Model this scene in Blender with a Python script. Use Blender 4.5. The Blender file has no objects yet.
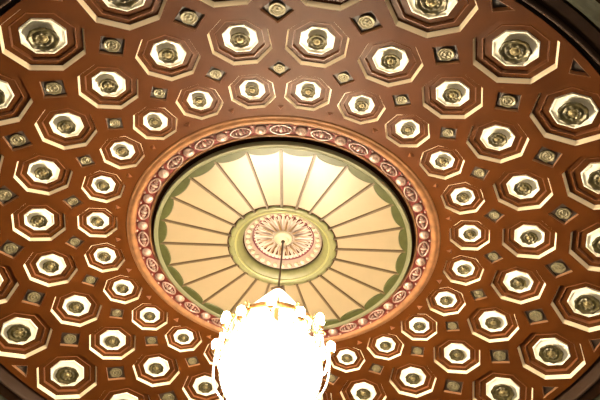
import bpy, bmesh, math, random
from mathutils import Vector, Matrix
from mathutils.geometry import delaunay_2d_cdt
random.seed(3)
PI = math.pi
S = 4.0                      # metres per dome unit (the innermost ring of coffers has radius 1)
NS = 24                      # sectors
PH = -1.97531                # angle of sector zero
SC = bpy.context.scene
COL = SC.collection

def zf(r):                   # the saucer dome
    q = r * r - 1
    return -.0751 * q - .00474 * q * q
def slope(r): return math.atan(-2 * r * .0751 - .00474 * 4 * r * (r * r - 1))
def ang(j): return PH + 2 * PI * j / NS

# ------------------------------------------------------------------ materials
def mat(name, col, rough=.5, metal=0., spec=.5, noise=0., nscale=6., emit=None, estr=0., bump=0., bscale=40., col2=None):
    m = bpy.data.materials.new(name); m.use_nodes = True
    nt = m.node_tree; b = nt.nodes['Principled BSDF']
    b.inputs['Base Color'].default_value = (*col, 1); b.inputs['Roughness'].default_value = rough
    b.inputs['Metallic'].default_value = metal; b.inputs['Specular IOR Level'].default_value = spec
    if noise or bump:
        tc = nt.nodes.new('ShaderNodeTexCoord')
    if noise:
        n = nt.nodes.new('ShaderNodeTexNoise'); n.inputs['Scale'].default_value = nscale; n.inputs['Detail'].default_value = 6
        nt.links.new(tc.outputs['Object'], n.inputs['Vector'])
        r = nt.nodes.new('ShaderNodeValToRGB')
        c2 = col2 or tuple(c * (1 - noise) for c in col)
        r.color_ramp.elements[0].position = .35; r.color_ramp.elements[1].position = .65
        r.color_ramp.elements[0].color = (*c2, 1); r.color_ramp.elements[1].color = (*col, 1)
        nt.links.new(n.outputs['Fac'], r.inputs['Fac']); nt.links.new(r.outputs['Color'], b.inputs['Base Color'])
    if bump:
        n2 = nt.nodes.new('ShaderNodeTexNoise'); n2.inputs['Scale'].default_value = bscale
        nt.links.new(tc.outputs['Object'], n2.inputs['Vector'])
        bp = nt.nodes.new('ShaderNodeBump'); bp.inputs['Strength'].default_value = bump; bp.inputs['Distance'].default_value = .02
        nt.links.new(n2.outputs['Fac'], bp.inputs['Height']); nt.links.new(bp.outputs['Normal'], b.inputs['Normal'])
    if emit:
        b.inputs['Emission Color'].default_value = (*emit, 1); b.inputs['Emission Strength'].default_value = estr
    return m
BROWN = (.064, .0180, .0027)
M = dict(
    ceiling=mat('russet_ceiling_paint', BROWN, .48, spec=.07, noise=.22, nscale=1.6, bump=.08, bscale=30),
    step=mat('russet_coffer_paint', (.062, .0185, .0032), .45, spec=.08, noise=.3, nscale=3.),
    copper=mat('copper_moulding', (.15, .055, .020), .4, spec=.3),
    edge=mat('copper_gilt_edge', (.27, .135, .062), .4),
    gilt=mat('pale_gilt', (.88, .75, .53), .36),
    ivory=mat('ivory_paint', (.92, .88, .74), .42),
    rosette=mat('olive_gilt', (.085, .068, .024), .36, metal=.35, noise=.65, nscale=5.),
    rosette_eye=mat('olive_gilt_eye', (.19, .15, .065), .35, metal=.35),
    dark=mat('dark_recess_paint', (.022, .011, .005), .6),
    rosette_small=mat('grey_gilt', (.165, .14, .075), .4, metal=.3, noise=.35, nscale=6.),
    crimson=mat('crimson_ground', (.10, .014, .009), .5, spec=.15, noise=.4, nscale=8.),
    pink=mat('pink_cream_gilt', (.30, .195, .155), .27, spec=1., noise=.35, nscale=10.),
    mould=mat('tan_moulding', (.215, .098, .040), .48, spec=.2, noise=.35, nscale=5.),
    cream=mat('cream_panel', (.215, .163, .098), .37, spec=.6, noise=.06, nscale=2.),
    rib=mat('brown_rib', (.065, .040, .016), .5),
    green=mat('olive_green_paint', (.042, .045, .012), .45, spec=.25, noise=.2, nscale=6.),
    palegreen=mat('pale_green_moulding', (.105, .100, .055), .42, spec=.3),
    yellowgreen=mat('yellow_green_paint', (.125, .12, .046), .4, noise=.15, nscale=9.),
    yellowline=mat('yellow_green_bead', (.20, .195, .075), .4),
    medal=mat('cream_pink_medallion', (.50, .41, .36), .35), medalring=mat('pinkish_ring_ground', (.27, .205, .165), .35), petal=mat('gold_petal', (.20, .12, .05), .35),
    red=mat('red_line', (.13, .015, .03), .45),
    eye=mat('cream_boss', (.46, .40, .28), .4),
    bronze=mat('dark_bronze', (.06, .035, .02), .4, metal=.5),
    giltmetal=mat('chandelier_gilt', (.30, .15, .05), .35, metal=.8),
    outer=mat('dark_brown_band', (.016, .007, .003), .6, spec=.05, noise=.3, nscale=2.),
    outerline=mat('brown_line_moulding', (.030, .016, .010), .5, spec=.15),
    outergreen=mat('green_gilt_ornament', (.03, .03, .015), .5, spec=.15, noise=.7, nscale=3., bump=.6, bscale=5.),
    crystal=mat('crystal_added_glow', (.92, .92, .9), .08, spec=.8, emit=(1, .9, .75), estr=2.0),  # glow put into the beads so they look white and lamplit
    lampglass=mat('lit_frosted_glass', (.9, .88, .82), .3, emit=(1, .82, .56), estr=150.),
    bowlglass=mat('lit_bowl_glass', (.9, .88, .82), .3, emit=(1, .82, .56), estr=230.),
)

# ------------------------------------------------------------------ mesh helpers
class MB:
    def __init__(s): s.v = []; s.f = []; s.sm = []
    def add(s, vs, fs, smooth=False, mx=None):
        o = len(s.v)
        for p in vs:
            p = Vector(p)
            s.v.append(mx @ p if mx else p)
        for f in fs: s.f.append([i + o for i in f]); s.sm.append(smooth)
        return s
    def build(s, name, m, parent=None):
        me = bpy.data.meshes.new(name); me.from_pydata(s.v, [], s.f)
        me.polygons.foreach_set('use_smooth', s.sm); me.materials.append(m); me.update()
        bm = bmesh.new(); bm.from_mesh(me); bmesh.ops.recalc_face_normals(bm, faces=bm.faces); bm.to_mesh(me); bm.free()
        o = bpy.data.objects.new(name, me); COL.objects.link(o)
        if parent: o.parent = parent
        return o
def loft(mb, n, off, prof, close_last=False, smooth=False, radial=False):
    """rings of n points; prof = list of (apothem or radius, z)"""
    k = 1 if radial else 1 / math.cos(PI / n)
    vs = [(a * k * math.cos(off + 2 * PI * i / n), a * k * math.sin(off + 2 * PI * i / n), z) for a, z in prof for i in range(n)]
    fs = [(r * n + i, r * n + (i + 1) % n, (r + 1) * n + (i + 1) % n, (r + 1) * n + i) for r in range(len(prof) - 1) for i in range(n)]
    if close_last: fs.append(tuple((len(prof) - 1) * n + i for i in range(n)))
    return mb.add(vs, fs, smooth)
def lathe(mb, prof, n=96, fn=None, smooth=True, mx=None):
    """prof = (r, z); fn(r, z, angle, index) may change a point"""
    vs = []
    for q, (r, z) in enumerate(prof):
        for i in range(n):
            a = 2 * PI * i / n
            rr, zz = fn(r, z, a, q) if fn else (r, z)
            vs.append((rr * math.cos(a), rr * math.sin(a), zz))
    fs = [(r * n + i, r * n + (i + 1) % n, (r + 1) * n + (i + 1) % n, (r + 1) * n + i) for r in range(len(prof) - 1) for i in range(n)]
    return mb.add(vs, fs, smooth, mx)
def ball(mb, c, rad, u=8, v=6, mx=None):
    vs = [(c[0], c[1], c[2] - rad[2])]; fs = []
    for j in range(1, v):
        t = -PI / 2 + PI * j / v
        for i in range(u):
            a = 2 * PI * i / u
            vs.append((c[0] + rad[0] * math.cos(t) * math.cos(a), c[1] + rad[1] * math.cos(t) * math.sin(a), c[2] + rad[2] * math.sin(t)))
    vs.append((c[0], c[1], c[2] + rad[2])); L = len(vs) - 1
    for i in range(u):
        fs.append((0, 1 + (i + 1) % u, 1 + i)); b = 1 + (v - 2) * u
        fs.append((L, b + i, b + (i + 1) % u))
        for j in range(v - 2):
            fs.append((1 + j * u + i, 1 + j * u + (i + 1) % u, 1 + (j + 1) * u + (i + 1) % u, 1 + (j + 1) * u + i))
    return mb.add(vs, fs, True, mx)
def tube(mb, path, rad, n=8):
    path = [Vector(p) for p in path]; vs = []; fs = []
    for q, p in enumerate(path):
        t = (path[min(q + 1, len(path) - 1)] - path[max(q - 1, 0)]).normalized()
        u = t.cross(Vector((0, 0, 1)) if abs(t.z) < .9 else Vector((1, 0, 0))).normalized(); w = t.cross(u)
        rr = rad[q] if isinstance(rad, (list, tuple)) else rad
        vs += [p + rr * (math.cos(2 * PI * i / n) * u + math.sin(2 * PI * i / n) * w) for i in range(n)]
    for q in range(len(path) - 1):
        fs += [(q * n + i, q * n + (i + 1) % n, (q + 1) * n + (i + 1) % n, (q + 1) * n + i) for i in range(n)]
    fs += [tuple(range(n)), tuple((len(path) - 1) * n + i for i in range(n))]
    return mb.add(vs, fs, True)
def empty(name, mx=None):
    o = bpy.data.objects.new(name, None); o.empty_display_size = .2; COL.objects.link(o)
    if mx: o.matrix_world = mx
    return o
def tag(o, label=None, cat=None, group=None, kind=None):
    for k, v in (('label', label), ('category', cat), ('group', group), ('kind', kind)):
        if v: o[k] = v
    return o
def copy_tree(o, parent=None):
    c = o.copy(); COL.objects.link(c); c.parent = parent
    for ch in list(o.children): copy_tree(ch, c)
    return c
def frame(r, j, scale):
    """local X outward along the dome, Y round it, Z the way into the ceiling"""
    a = ang(j); s = slope(r)
    er = Vector((math.cos(a) * math.cos(s), math.sin(a) * math.cos(s), math.sin(s)))
    et = Vector((-math.sin(a), math.cos(a), 0)); n = er.cross(et)
    c = Vector((r * math.cos(a), r * math.sin(a), zf(r))) * S
    return Matrix(((er.x, et.x, n.x, c.x), (er.y, et.y, n.y, c.y), (er.z, et.z, n.z, c.z), (0, 0, 0, 1))) @ Matrix.Scale(scale * S, 4)

# ------------------------------------------------------------------ coffer layout
RINGS = [(1.0, .1035, 'innermost', 'small'), (1.2983, .1355, 'middle', 'medium'), (1.6646, .1765, 'outermost', 'large')]
DIAM = [(1.132, .053), (1.4648, .074)]
TRI = 1.800                  # triangular recesses
def octa_pts(): return [(math.cos(PI / 8 + i * PI / 4) / math.cos(PI / 8), math.sin(PI / 8 + i * PI / 4) / math.cos(PI / 8)) for i in range(8)]
DIA_PTS = [(1, 0), (0, 1), (-1, 0), (0, -1)]
TRI_PTS = [(.026, .062), (-.036, 0), (.026, -.062)]

# ------------------------------------------------------------------ the ceiling surface, pierced by the coffers
def ceiling_mesh():
    V = []; Ed = []; holes = []
    def poly(pts):
        o = len(V); V.extend(Vector(p) for p in pts); n = len(pts)
        Ed.extend((o + i, o + (i + 1) % n) for i in range(n))
    for r, a, *_ in RINGS:
        for j in range(NS):
            mx = frame(r, j, a); P = [(mx @ Vector((x, y, 0))).to_2d() for x, y in octa_pts()]; poly(P); holes.append(P)
    for r, a in DIAM:
        for j in range(NS):
            mx = frame(r, j + .5, a); P = [(mx @ Vector((x, y, 0))).to_2d() for x, y in DIA_PTS]; poly(P); holes.append(P)
    for j in range(NS):
        mx = frame(TRI, j + .5, 1); P = [(mx @ Vector((x, y, 0))).to_2d() for x, y in TRI_PTS]; poly(P); holes.append(P)
    RI, RO = .84 * S, 1.862 * S
    for R in (RI, RO): poly([(R * math.cos(2 * PI * i / 240), R * math.sin(2 * PI * i / 240)) for i in range(240)])
    def inside(p, P):
        s = 0
        for i in range(len(P)):
            a, b = P[i], P[(i + 1) % len(P)]
            c = (b[0] - a[0]) * (p[1] - a[1]) - (b[1] - a[1]) * (p[0] - a[0])
            if c > 0: s += 1
            elif c < 0: s -= 1
        return abs(s) == len(P)
    cen = [(sum(p[0] for p in P) / len(P), sum(p[1] for p in P) / len(P), P, max((Vector(p) - Vector(P[0])).length for p in P)) for P in holes]
    def hole(p, grow=1.):
        for cx, cy, P, rr in cen:
            if abs(p[0] - cx) < rr and abs(p[1] - cy) < rr:
                q = (cx + (p[0] - cx) / grow, cy + (p[1] - cy) / grow)
                if inside(q, P): return True
        return False
    r = .87
    while r < 1.85:
        for i in range(144):
            a = 2 * PI * (i + .25) / 144; p = (r * S * math.cos(a), r * S * math.sin(a))
            if not hole(p, 1.05): V.append(Vector(p))
        r += .035
    vo, eo, fo, *_ = delaunay_2d_cdt(V, Ed, [], 0, 1e-5)
    F = []
    for f in fo:
        c = (sum(vo[i].x for i in f) / len(f), sum(vo[i].y for i in f) / len(f)); rr = math.hypot(*c)
        if rr < RI * .9995 or rr > RO: continue
        if hole(c): continue
        F.append(tuple(f))
    mb = MB(); mb.add([(p.x, p.y, S * zf(p.length / S)) for p in vo], F, True)
    return mb
tag(ceiling_mesh().build('ceiling', M['ceiling']), kind='structure')

# ------------------------------------------------------------------ rosettes
def rosette_mb(R, z0, depth, petals=8, n=64):
    """a petalled boss hanging to z0 - depth; z grows into the ceiling"""
    prof = [(.50, z0 + depth * 1.2), (.50, z0 + depth * .35), (.80, z0 + depth * .25), (1.0, z0 + depth * .05), (1.0, z0 - depth * .12), (.93, z0 - depth * .25),
            (.80, z0 - depth * .16), (.70, z0 + depth * .06), (.62, z0 + .06 * depth), (.56, z0 - depth * .22), (.48, z0 - depth * .28), (.40, z0 - depth * .12), (.34, z0 - depth * .02)]
    def fn(r, z, a, q):
        c = math.cos(petals * a)
        if 3 <= q <= 7: r *= 1 + .035 * c; z -= depth * .10 * max(0, c)
        if 8 <= q <= 12: z -= depth * .08 * math.cos(petals * a + 5 * r)
        return r * R, z
    return lathe(MB(), prof, n, fn)
def eye_mb(R, z0, depth):
    p = [(.36, z0 + .02 * depth), (.33, z0 - .10 * depth), (.26, z0 - .02 * depth), (.20, z0 - .04 * depth), (.17, z0 - .22 * depth), (.10, z0 - .34 * depth), (.001, z0 - .38 * depth)]
    return lathe(MB(), [(r * R, z) for r, z in p], 24, lambda r, z, a, q: (r, z - (.05 * depth * math.cos(5 * a + 12 * r / R) if q in (2, 3) else 0)))

def make_octa(r, a, R):
    t = empty('octagonal_coffer', frame(r, 0, a)); o8 = PI / 8
    def part(name, prof, m, close=False): return loft(MB(), 8, o8, prof, close).build(name, m, t)
    part('gilt_frame', [(1.020, .004), (1.016, -.010), (1.0, -.010), (.992, .0), (.950, .125)], M['gilt'])
    part('step_panel', [(.952, .123), (.79, .118)], M['step'])
    part('inner_moulding', [(.79, .125), (.785, .100), (.768, .100), (.745, .18)], M['copper'])
    part('inner_panel', [(.747, .179), (.565, .172)], M['step'])
    part('ivory_bowl', [(.555, .19), (.55, .135), (.52, .135), (.50, .17), (.47, .185), (.44, .195), (.38, .20)], M['ivory'], True)
    e = rosette_mb(R, .065, .15).build('rosette', M['rosette'], t)
    eye_mb(R, .065, .15).build('rosette_eye', M['rosette_eye'], e)
    return t
def make_square(r, a):
    t = empty('square_coffer', frame(r, .5, a))
    k = math.cos(PI / 4)
    loft(MB(), 4, 0, [(1.0 * k, -.004), (.992 * k, .24)]).build('frame', M['edge'], t)
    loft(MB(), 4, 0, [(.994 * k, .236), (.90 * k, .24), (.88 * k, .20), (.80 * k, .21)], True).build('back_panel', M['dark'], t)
    e = rosette_mb(.50, .09, .16, 6, 48).build('rosette', M['rosette_small'], t)
    eye_mb(.50, .09, .16).build('rosette_eye', M['rosette_small'], e)
    return t
ORD = ['', 'first', 'second', 'third', 'fourth', 'fifth', 'sixth', 'seventh', 'eighth', 'ninth', 'tenth', 'eleventh', 'twelfth']
def place(j):                # j in 0..23, octagons: top centre lies between sectors 1 and 2
    return (j - 1, 'clockwise') if 2 <= j <= 13 else ((2 - j) % 24, 'anticlockwise')
def side(j):
    q = (j - 1.5) % 24
    return ['above', 'upper right', 'right', 'lower right', 'below', 'lower left', 'left', 'upper left'][int(((q + 1.5) % 24) / 3)]
for (r, a, ring, size), R in zip(RINGS, (.33, .33, .385)):
    proto = make_octa(r, a, R)
    for j in range(NS):
        o = proto if j == 0 else copy_tree(proto)
        o.matrix_world = frame(r, j, a)
        n, d = place(j)
        tag(o, f'{size} gilt-edged octagonal coffer in the {ring} ring, {ORD[n]} {d} from straight above the medallion', 'coffer', f'{size} octagonal coffers of the {ring} ring')
for (r, a), (wh, size) in zip(DIAM, (('inner and middle', 'small'), ('middle and outer', 'larger'))):
    proto = make_square(r, a)
    for j in range(NS):
        o = proto if j == 0 else copy_tree(proto)
        o.matrix_world = frame(r, j + .5, a)
        n = (j - 1) % 24
        where = 'straight above the medallion' if n == 0 else 'straight below the medallion' if n == 12 else \
            f'{ORD[n]} clockwise from top centre' if n < 12 else f'{ORD[24 - n]} anticlockwise from top centre'
        tag(o, f'{size} dark diamond coffer between {wh} octagon rings, {where}', 'coffer', f'{size} diamond coffers between the {wh} rings')
def make_tri():
    t = empty('triangular_coffer', frame(TRI, .5, 1))
    def ring(k, z): return [(x * k, y * k, z) for x, y in TRI_PTS]
    f = []
    for q in range(3): f += [(q * 3 + i, q * 3 + (i + 1) % 3, (q + 1) * 3 + (i + 1) % 3, (q + 1) * 3 + i) for i in range(3)]
    MB().add(ring(1.06, .001) + ring(1.05, -.001) + ring(1, -.001) + ring(.94, .02), f).build('frame', M['edge'], t)
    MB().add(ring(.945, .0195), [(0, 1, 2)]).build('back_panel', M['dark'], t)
    return t
proto = make_tri()
for j in range(NS):
    o = proto if j == 0 else copy_tree(proto)
    o.matrix_world = frame(TRI, j + .5, 1); n = (j - 1) % 24
    where = 'straight above the medallion' if n == 0 else 'straight below the medallion' if n == 12 else \
        f'{ORD[n]} clockwise from top centre' if n < 12 else f'{ORD[24 - n]} anticlockwise from top centre'
    tag(o, f'triangular recess beyond the largest octagons at the dome rim, {where}', 'coffer', 'triangular recesses at the dome rim')
# little raised triangles beside the sunburst moulding
sm = MB().add([(.016, .017, 0), (-.012, 0, 0), (.016, -.017, 0), (.008, 0, -.014)], [(0, 1, 3), (1, 2, 3), (2, 0, 3), (0, 2, 1)])
stud = sm.build('triangular_stud', M['copper'])
for j in range(NS):
    o = stud if j == 0 else stud.copy()
    if j: COL.objects.link(o)
    o.matrix_world = frame(.897, j + .5, 1); n = (j - 1) % 24
    where = 'straight above the medallion' if n == 0 else 'straight below the medallion' if n == 12 else \
        f'{ORD[n]} clockwise from top centre' if n < 12 else f'{ORD[24 - n]} anticlockwise from top centre'
    tag(o, f'tiny raised triangle between small octagons and sunburst moulding, {where}', 'ornament', 'tiny triangles round the sunburst')

# ------------------------------------------------------------------ the ornamented ring round the sunburst
def X(mb): mb.v = [v * S for v in mb.v]; return mb
ring = tag(empty('ornamental_ring'), 'round tan and crimson moulding with eggs and leaves, encircling the cream sunburst', 'moulding')
X(lathe(MB(), [(.852, .03), (.848, .017), (.842, .012), (.838, .015), (.833, .009), (.824, .004), (.815, .005), (.807, .010), (.802, .017), (.797, .024)], 192)).build('tan_moulding', M['mould'], ring)
X(lathe(MB(), [(.798, .018), (.792, .028), (.782, .030), (.760, .026), (.738, .028), (.731, .032)], 192)).build('crimson_band', M['crimson'], ring)
X(lathe(MB(), [(.732, .034), (.730, .026), (.724, .024), (.715, .028), (.714, .034), (.722, .05), (.732, .055)], 192)).build('inner_lip', M['mould'], ring)
def polar(r, a, z): return Matrix.Rotation(a, 4, 'Z') @ Matrix.Translation((r * S, 0, z * S))
egg = ball(ball(MB(), (0, 0, 0), (.028 * S, .030 * S, .015 * S), 16, 10), (0, 0, -.008 * S), (.017 * S, .018 * S, .012 * S), 12, 8)
eg = egg.build('egg', M['pink'], ring)
lf = MB()
tube(lf, [(.027 * S * math.cos(2 * PI * k / 28), .053 * S * math.sin(2 * PI * k / 28) * (1 - .12 * abs(math.cos(2 * PI * k / 28))), 0) for k in range(29)], .0052 * S, 6)
for y, rx, ry in ((0, .019, .010), (.021, .012, .006), (-.021, .012, .006), (.036, .008, .005), (-.036, .008, .005)):
    ball(lf, (0, y * S, .001 * S), (rx * S, ry * S, .012 * S), 12, 8)
leaf = lf.build('leaf', M['pink'], ring)
pearl = ball(MB(), (0, 0, 0), (.0068 * S, .0068 * S, .0068 * S), 10, 8).build('pearl', M['pink'], ring)
for j in range(NS):
    for o0, jj, r, z in ((eg, j, .763, .024), (leaf, j + .5, .763, .024), (pearl, j + .18, .7925, .019), (pearl, j + .82, .7925, .019)):
        o = o0 if (j == 0 and jj != .82) else o0.copy()
        if o is not o0: COL.objects.link(o); o.parent = ring
        o.matrix_local = polar(r, ang(jj), z)
# the well above the hanging disc
tag(X(lathe(MB(), [(.731, .05), (.735, .058), (.70, .058), (.60, .058), (.001, .10)], 128, smooth=False)).build('trim_1', M['step']), kind='structure')

# ------------------------------------------------------------------ the sunburst disc
sun = tag(empty('sunburst_disc'), 'large round cream sunburst panel with brown ribs and green scalloped border', 'ceiling panel')
def rout(a):                 # scalloped edge between green border and cream: cusps at the ribs
    q = ((a - PH) * NS / (2 * PI)) % 1.0           # 0 at sector centre, .5 at rib
    return   .665 - .040 * math.sqrt(max(0, 1 - (abs((q + .5) % 1.0 - .5) / .5) ** 2))
n = 384
mb = MB()
lathe(mb, [(.300, .001), (.38, .0), (.46, 0), (.54, 0), (.62, 0), (.668, 0)], 192, smooth=False)
X(mb).build('cream_panel', M['cream'], sun)
mb = MB()
lathe(mb, [(.675, .002), (.66, -.006), (.64, -.006), (.64, .001)], n, lambda r, z, a, q: (r if q == 0 else (.674 if q == 1 else rout(a) + (.006 if q == 2 else 0)), (-.005 if q in (1,) else -.006 if q == 2 else z)), smooth=False)
X(mb).build('green_border', M['green'], sun)
X(lathe(MB(), [(.672, .002), (.673, -.004), (.682, -.007), (.692, -.010), (.6965, -.011), (.6973, -.008), (.6973, .02), (.67, .03)], 192)).build('pale_rim', M['palegreen'], sun)
mb = MB()
w0, w1 = .0070, .0088
mb.add([(.27, -w0, 0), (.27, w0, 0), (.664, w1, 0), (.664, -w1, 0), (.27, -w0 * .6, -.008), (.27, w0 * .6, -.008), (.664, w1 * .6, -.008), (.664, -w1 * .6, -.008)],
       [(4, 5, 6, 7), (0, 1, 5, 4), (1, 2, 6, 5), (2, 3, 7, 6), (3, 0, 4, 7)])
rib0 = X(mb).build('rib', M['rib'], sun)
for j in range(NS):
    o = rib0 if j == 0 else rib0.copy()
    if j: COL.objects.link(o); o.parent = sun
    o.matrix_local = Matrix.Rotation(ang(j + .5), 4, 'Z')
def scal(r, z, a, q):
    if q <= 1:
        t = ((a - PH) * NS / (2 * PI)) % 1.0
        r = r - .012 + .014 * abs(math.cos(PI * t)) ** .6
    return r, z
X(lathe(MB(), [(.292, .001), (.290, -.009), (.272, -.008), (.256, -.004), (.252, .0), (.238, .006), (.226, .016), (.2178, .0285), (.222, .05)], 384, scal)).build('scalloped_collar', M['yellowgreen'], sun)
X(lathe(MB(), [(.2545 + .006 * math.cos(t), -.001 + .006 * math.sin(t)) for t in [PI * 2 * k / 10 for k in range(11)]], 128)).build('collar_bead', M['yellowline'], sun)

# ------------------------------------------------------------------ the medallion
med = tag(empty('ceiling_medallion'), 'round cream and pink medallion with red beaded line at the centre of the sunburst', 'medallion')
X(lathe(MB(), [(.213, .062), (.213, .048), (.209, .042), (.203, .044), (.200, .05), (.184, .056), (.180, .062), (.174, .066), (.168, .075)], 160)).build('outer_ring', M['medalring'], med)
m0 = ball(MB(), (0, 0, 0), (.014 * S, .013 * S, .010 * S), 10, 6).build('egg', M['eye'], med)
NE = 30
for j in range(NE):
    o = m0 if j == 0 else m0.copy()
    if j: COL.objects.link(o); o.parent = med
    o.matrix_local = polar(.192, PH + 2 * PI * j / NE, .050)
X(lathe(MB(), [(.170, .074), (.168, .068), (.1645, .068), (.163, .076)], 160)).build('red_line', M['red'], med)
def flute(r, z, a, q):
    return r, z + (.022 * abs(math.sin(18 * a)) ** .5 if 0 < q < 6 else 0)
X(lathe(MB(), [(.163, .075), (.150, .072), (.130, .070), (.11, .070), (.09, .070), (.06, .070), (.050, .074)], 384, flute)).build('fluted_rosette', M['medal'], med)
mb = MB()
p0 = ball(MB(), (0, 0, 0), (.0035 * S, .0045 * S, .004 * S), 8, 6).build('red_bead', M['red'], med)
for j in range(48):
    o = p0 if j == 0 else p0.copy()
    if j: COL.objects.link(o); o.parent = med
    o.matrix_local = polar(.158, PH + 2 * PI * (j + .5) / 48, .070)
pt = MB().add([(.058, -.007, .0), (.066, .0, -.004), (.058, .007, 0), (.128, .0035, 0), (.134, 0, -.002), (.128, -.0035, 0)], [(0, 1, 4, 5), (1, 2, 3, 4)])
pt = X(pt).build('petal', M['petal'], med)
for j in range(16):
    o = pt if j == 0 else pt.copy()
    if j: COL.objects.link(o); o.parent = med
    o.matrix_local = polar(0, PH + 2 * PI * (j + .5) / 16, .066)
X(lathe(MB(), [(.052, .074), (.050, .062), (.044, .056), (.036, .058), (.030, .050), (.020, .044), (.001, .042)], 64)).build('centre_boss', M['eye'], med)

# ------------------------------------------------------------------ the dome's rim
ze = zf(1.862)
tag(X(lathe(MB(), [(1.861, ze), (1.864, ze + .05), (1.892, ze + .045)], 240, smooth=False)).build('trim_2', M['dark']), kind='structure')
tag(X(lathe(MB(), [(1.892, ze + .046), (1.894, ze - .050), (1.900, ze - .062), (1.908, ze - .066), (1.916, ze - .060), (1.920, ze - .050)], 240)).build('trim_3', M['outerline']), kind='structure')
tag(X(lathe(MB(), [(1.920, ze - .050), (1.985, ze - .070), (1.99, ze - .05), (2.0, ze - .05)], 240, smooth=False)).build('trim_4', M['outer']), kind='structure')
tag(X(lathe(MB(), [(1.999, ze - .048), (2.0, ze - .085), (2.02, ze - .10), (2.05, ze - .11), (2.075, ze - .14), (2.085, ze - .17)], 240)).build('trim_5', M['outergreen']), kind='structure')
tag(X(lathe(MB(), [(2.084, ze - .168), (2.2, ze - .175), (2.21, ze - .20), (3.6, ze - .21)], 240, smooth=False)).build('trim_6', M['outer']), kind='structure')

# ------------------------------------------------------------------ the chandelier
ch = tag(empty('crystal_chandelier', Matrix.Translation((0, 0, 0))), 'brightly lit crystal chandelier with a glowing bowl hanging below the medallion', 'chandelier')
def P(r, a, z): return (r * S * math.cos(a), r * S * math.sin(a), z * S)
mb = MB(); tube(mb, [(0, 0, .05 * S), (0, 0, -.33 * S)], .0052 * S, 10); mb.build('rod', M['bronze'], ch)
mb = MB(); ball(mb, (0, 0, .042 * S), (.011 * S, .011 * S, .011 * S), 12, 8); mb.build('hook', M['bronze'], ch)
mb = MB(); lathe(mb, [(.001, -.318), (.014, -.322), (.03, -.326), (.026, -.334), (.012, -.342), (.012, -.40), (.02, -.42), (.012, -.44), (.012, -.56), (.03, -.60), (.001, -.61)], 24); X(mb).build('stem', M['giltmetal'], ch)
def beads(path, r, sq=1.0):
    m = MB(); tube(m, path, r * .3, 4)
    for p in path: ball(m, p, (r, r, r * sq), 6, 4)
    return m
mb = MB(); tube(mb, [P(.034, 2 * PI * k / 24, -.330) for k in range(25)], .004 * S, 6)
for k in range(4): tube(mb, [P(.0, PI * k / 2 + .5, -.322), P(.028, PI * k / 2 + .5, -.318), P(.042, PI * k / 2 + .5, -.330)], .003 * S, 6)
mb.build('crown', M['bronze'], ch)
# upper tent of bead strands, from the crown to the upper hoop
NT = 32
for j in range(NT):
    a = 2 * PI * j / NT; pts = []
    for k in range(15):
        t = k / 14; pts.append(P(.018 + .150 * t ** .95, a, -.335 - .225 * t))
    beads(pts, .0085 * S).build('tent_strand', M['crystal'], ch)
mb = MB(); lathe(mb, [(.160, -.556), (.168, -.554), (.169, -.574), (.161, -.576), (.160, -.556)], 64); X(mb).build('upper_hoop', M['giltmetal'], ch)
# main hoop and scroll arms carrying lamps
mb = MB(); lathe(mb, [(.205, -.600), (.216, -.598), (.219, -.632), (.208, -.634), (.205, -.600)], 72); X(mb).build('main_hoop', M['giltmetal'], ch)
NL = 12
for j in range(NL):
    a = 2 * PI * (j + 1) / NL - .04
    low = j % 2
    rl, zl = (.276, -.690) if low else (.258, -.640)
    mb = MB(); pts = []
    for k in range(15):
        t = k / 14; pts.append(P(.200 + (rl - .200) * t, a, -.615 + (zl - .045 + .615) * t - .035 * math.sin(PI * t) + .03 * math.sin(2 * PI * t)))
    tube(mb, pts, .0055 * S, 8)
    cx, cz = .228, -.610
    tube(mb, [P(cx + (.020 - .0013 * k) * math.cos(.55 * k), a, cz + (.020 - .0013 * k) * math.sin(.55 * k)) for k in range(14)], .004 * S, 6)
    arm = mb.build('scroll_arm', M['giltmetal'], ch)
    c = Vector(P(rl, a, zl))
    mb = MB(); lathe(mb, [(.001, -.052), (.010, -.050), (.020, -.042), (.018, -.036), (.008, -.034)], 16, mx=Matrix.Translation(c / S)); X(mb).build('lamp_cup', M['giltmetal'], arm)
    mb = MB()
    h = .030 if low else .044
    lathe(mb, [(.010, -.036), (.019, -.020), (.0215, -.004), (.0200, h * .5), (.013, h * .85), (.001, h)], 20, mx=Matrix.Translation(c / S)); X(mb).build('lamp_glass', M['lampglass'], arm)
# the glowing bowl with its net of beads
BC, BR = -.84, .226
mb = MB(); lathe(mb, [(.001, -.672), (.12, -.674), (.164, -.680), (.168, -.690)], 64); X(mb).build('bowl_light_block', M['ivory'], ch)  # added lid, keeps the bowl's light off the middle of the ceiling
t0 = math.asin(.168 / BR)
mb = MB(); lathe(mb, [(BR * math.sin(t0 + (PI - t0) * k / 20) + (.0005 if k == 20 else 0), BC + BR * math.cos(t0 + (PI - t0) * k / 20)) for k in range(21)], 64); X(mb).build('bowl', M['bowlglass'], ch)
for j in range(36):
    a = 2 * PI * j / 36; pts = []
    for k in range(26):
        th = t0 + (PI - .06 - t0) * k / 25; pts.append(P((BR + .010) * math.sin(th), a, BC + (BR + .010) * math.cos(th)))
    beads(pts, .0075 * S).build('bowl_strand', M['crystal'], ch)
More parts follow.
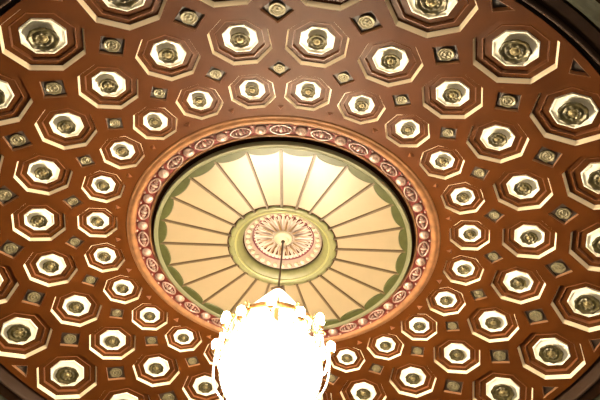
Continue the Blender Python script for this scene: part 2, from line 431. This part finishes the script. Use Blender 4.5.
# outer swags from the lamps down to the lower hoop
for j in range(NL):
    a = 2 * PI * (j + 1) / NL - .04; rl = .278 if j % 2 else .262
    pts = []
    for k in range(26):
        t = k / 25; pts.append(P(rl - .006 + .002 * math.sin(PI * t) + (.140 - rl) * t ** 3.5, a, (-.745 if j % 2 else -.695) - .33 * t))
    beads(pts, .0048 * S).build('drop_strand', M['crystal'], ch)
    a2 = a + 2 * PI / NL; pts = []
    for k in range(22):
        t = k / 21; pts.append(P(.272 - .012 * math.sin(PI * t), a + (a2 - a) * t, -.735 - .055 * math.sin(PI * t)))
    beads(pts, .0065 * S).build('swag', M['crystal'], ch)
    beads([P(.208 - .036 * k / 7, a, -.632 - .055 * k / 7) for k in range(8)], .0055 * S).build('hoop_strand', M['crystal'], ch)
mb = MB(); ball(mb, (0, 0, -1.085 * S), (.022 * S, .022 * S, .032 * S), 16, 10); mb.build('pendant_ball', M['crystal'], ch)

# ------------------------------------------------------------------ light
w = bpy.data.worlds.new('world'); SC.world = w; w.use_nodes = True
w.node_tree.nodes['Background'].inputs[0].default_value = (1, .78, .52, 1); w.node_tree.nodes['Background'].inputs[1].default_value = .18
def spot(loc, target, power, size, col=(1, .82, .58), angle=60):
    l = bpy.data.lights.new('house_spot', 'SPOT'); l.energy = power; l.color = col; l.shadow_soft_size = size; l.spot_size = math.radians(angle); l.spot_blend = .9
    o = bpy.data.objects.new('house_spot', l); COL.objects.link(o); o.location = loc
    o.rotation_euler = (Vector(target) - Vector(loc)).to_track_quat('-Z', 'Y').to_euler()
for x in (-9, 0, 9):
    spot((x, -26, -10.5), (x * .2, 0, 0), 5000, .6, angle=36)

# ------------------------------------------------------------------ camera
f, pitch, roll, yaw, d, h, x0 = 852.65, .8648, -.07468, -.04315, 3.19043, 3.34741, .21372
cy, sy, cp, sp, cr, sr = math.cos(yaw), math.sin(yaw), math.cos(pitch), math.sin(pitch), math.cos(roll), math.sin(roll)
right0 = Vector((cy, -sy, 0)); fwd0 = Vector((sy, cy, 0)); zz = Vector((0, 0, 1))
fw = fwd0 * cp + zz * sp; up0 = -fwd0 * sp + zz * cp
right = right0 * cr - up0 * sr; up = right0 * sr + up0 * cr
cam = bpy.data.cameras.new('camera'); cam.sensor_width = 36; cam.lens = f * 36 / 600; cam.clip_end = 200
co = bpy.data.objects.new('camera', cam); COL.objects.link(co); SC.camera = co
co.matrix_world = Matrix(((right.x, up.x, -fw.x, x0 * S), (right.y, up.y, -fw.y, -d * S), (right.z, up.z, -fw.z, -h * S), (0, 0, 0, 1)))
vs = SC.view_settings
vs.view_transform = 'Standard'; vs.look = 'None'; vs.gamma = 1; vs.use_curve_mapping = False
vs.exposure = 0.4
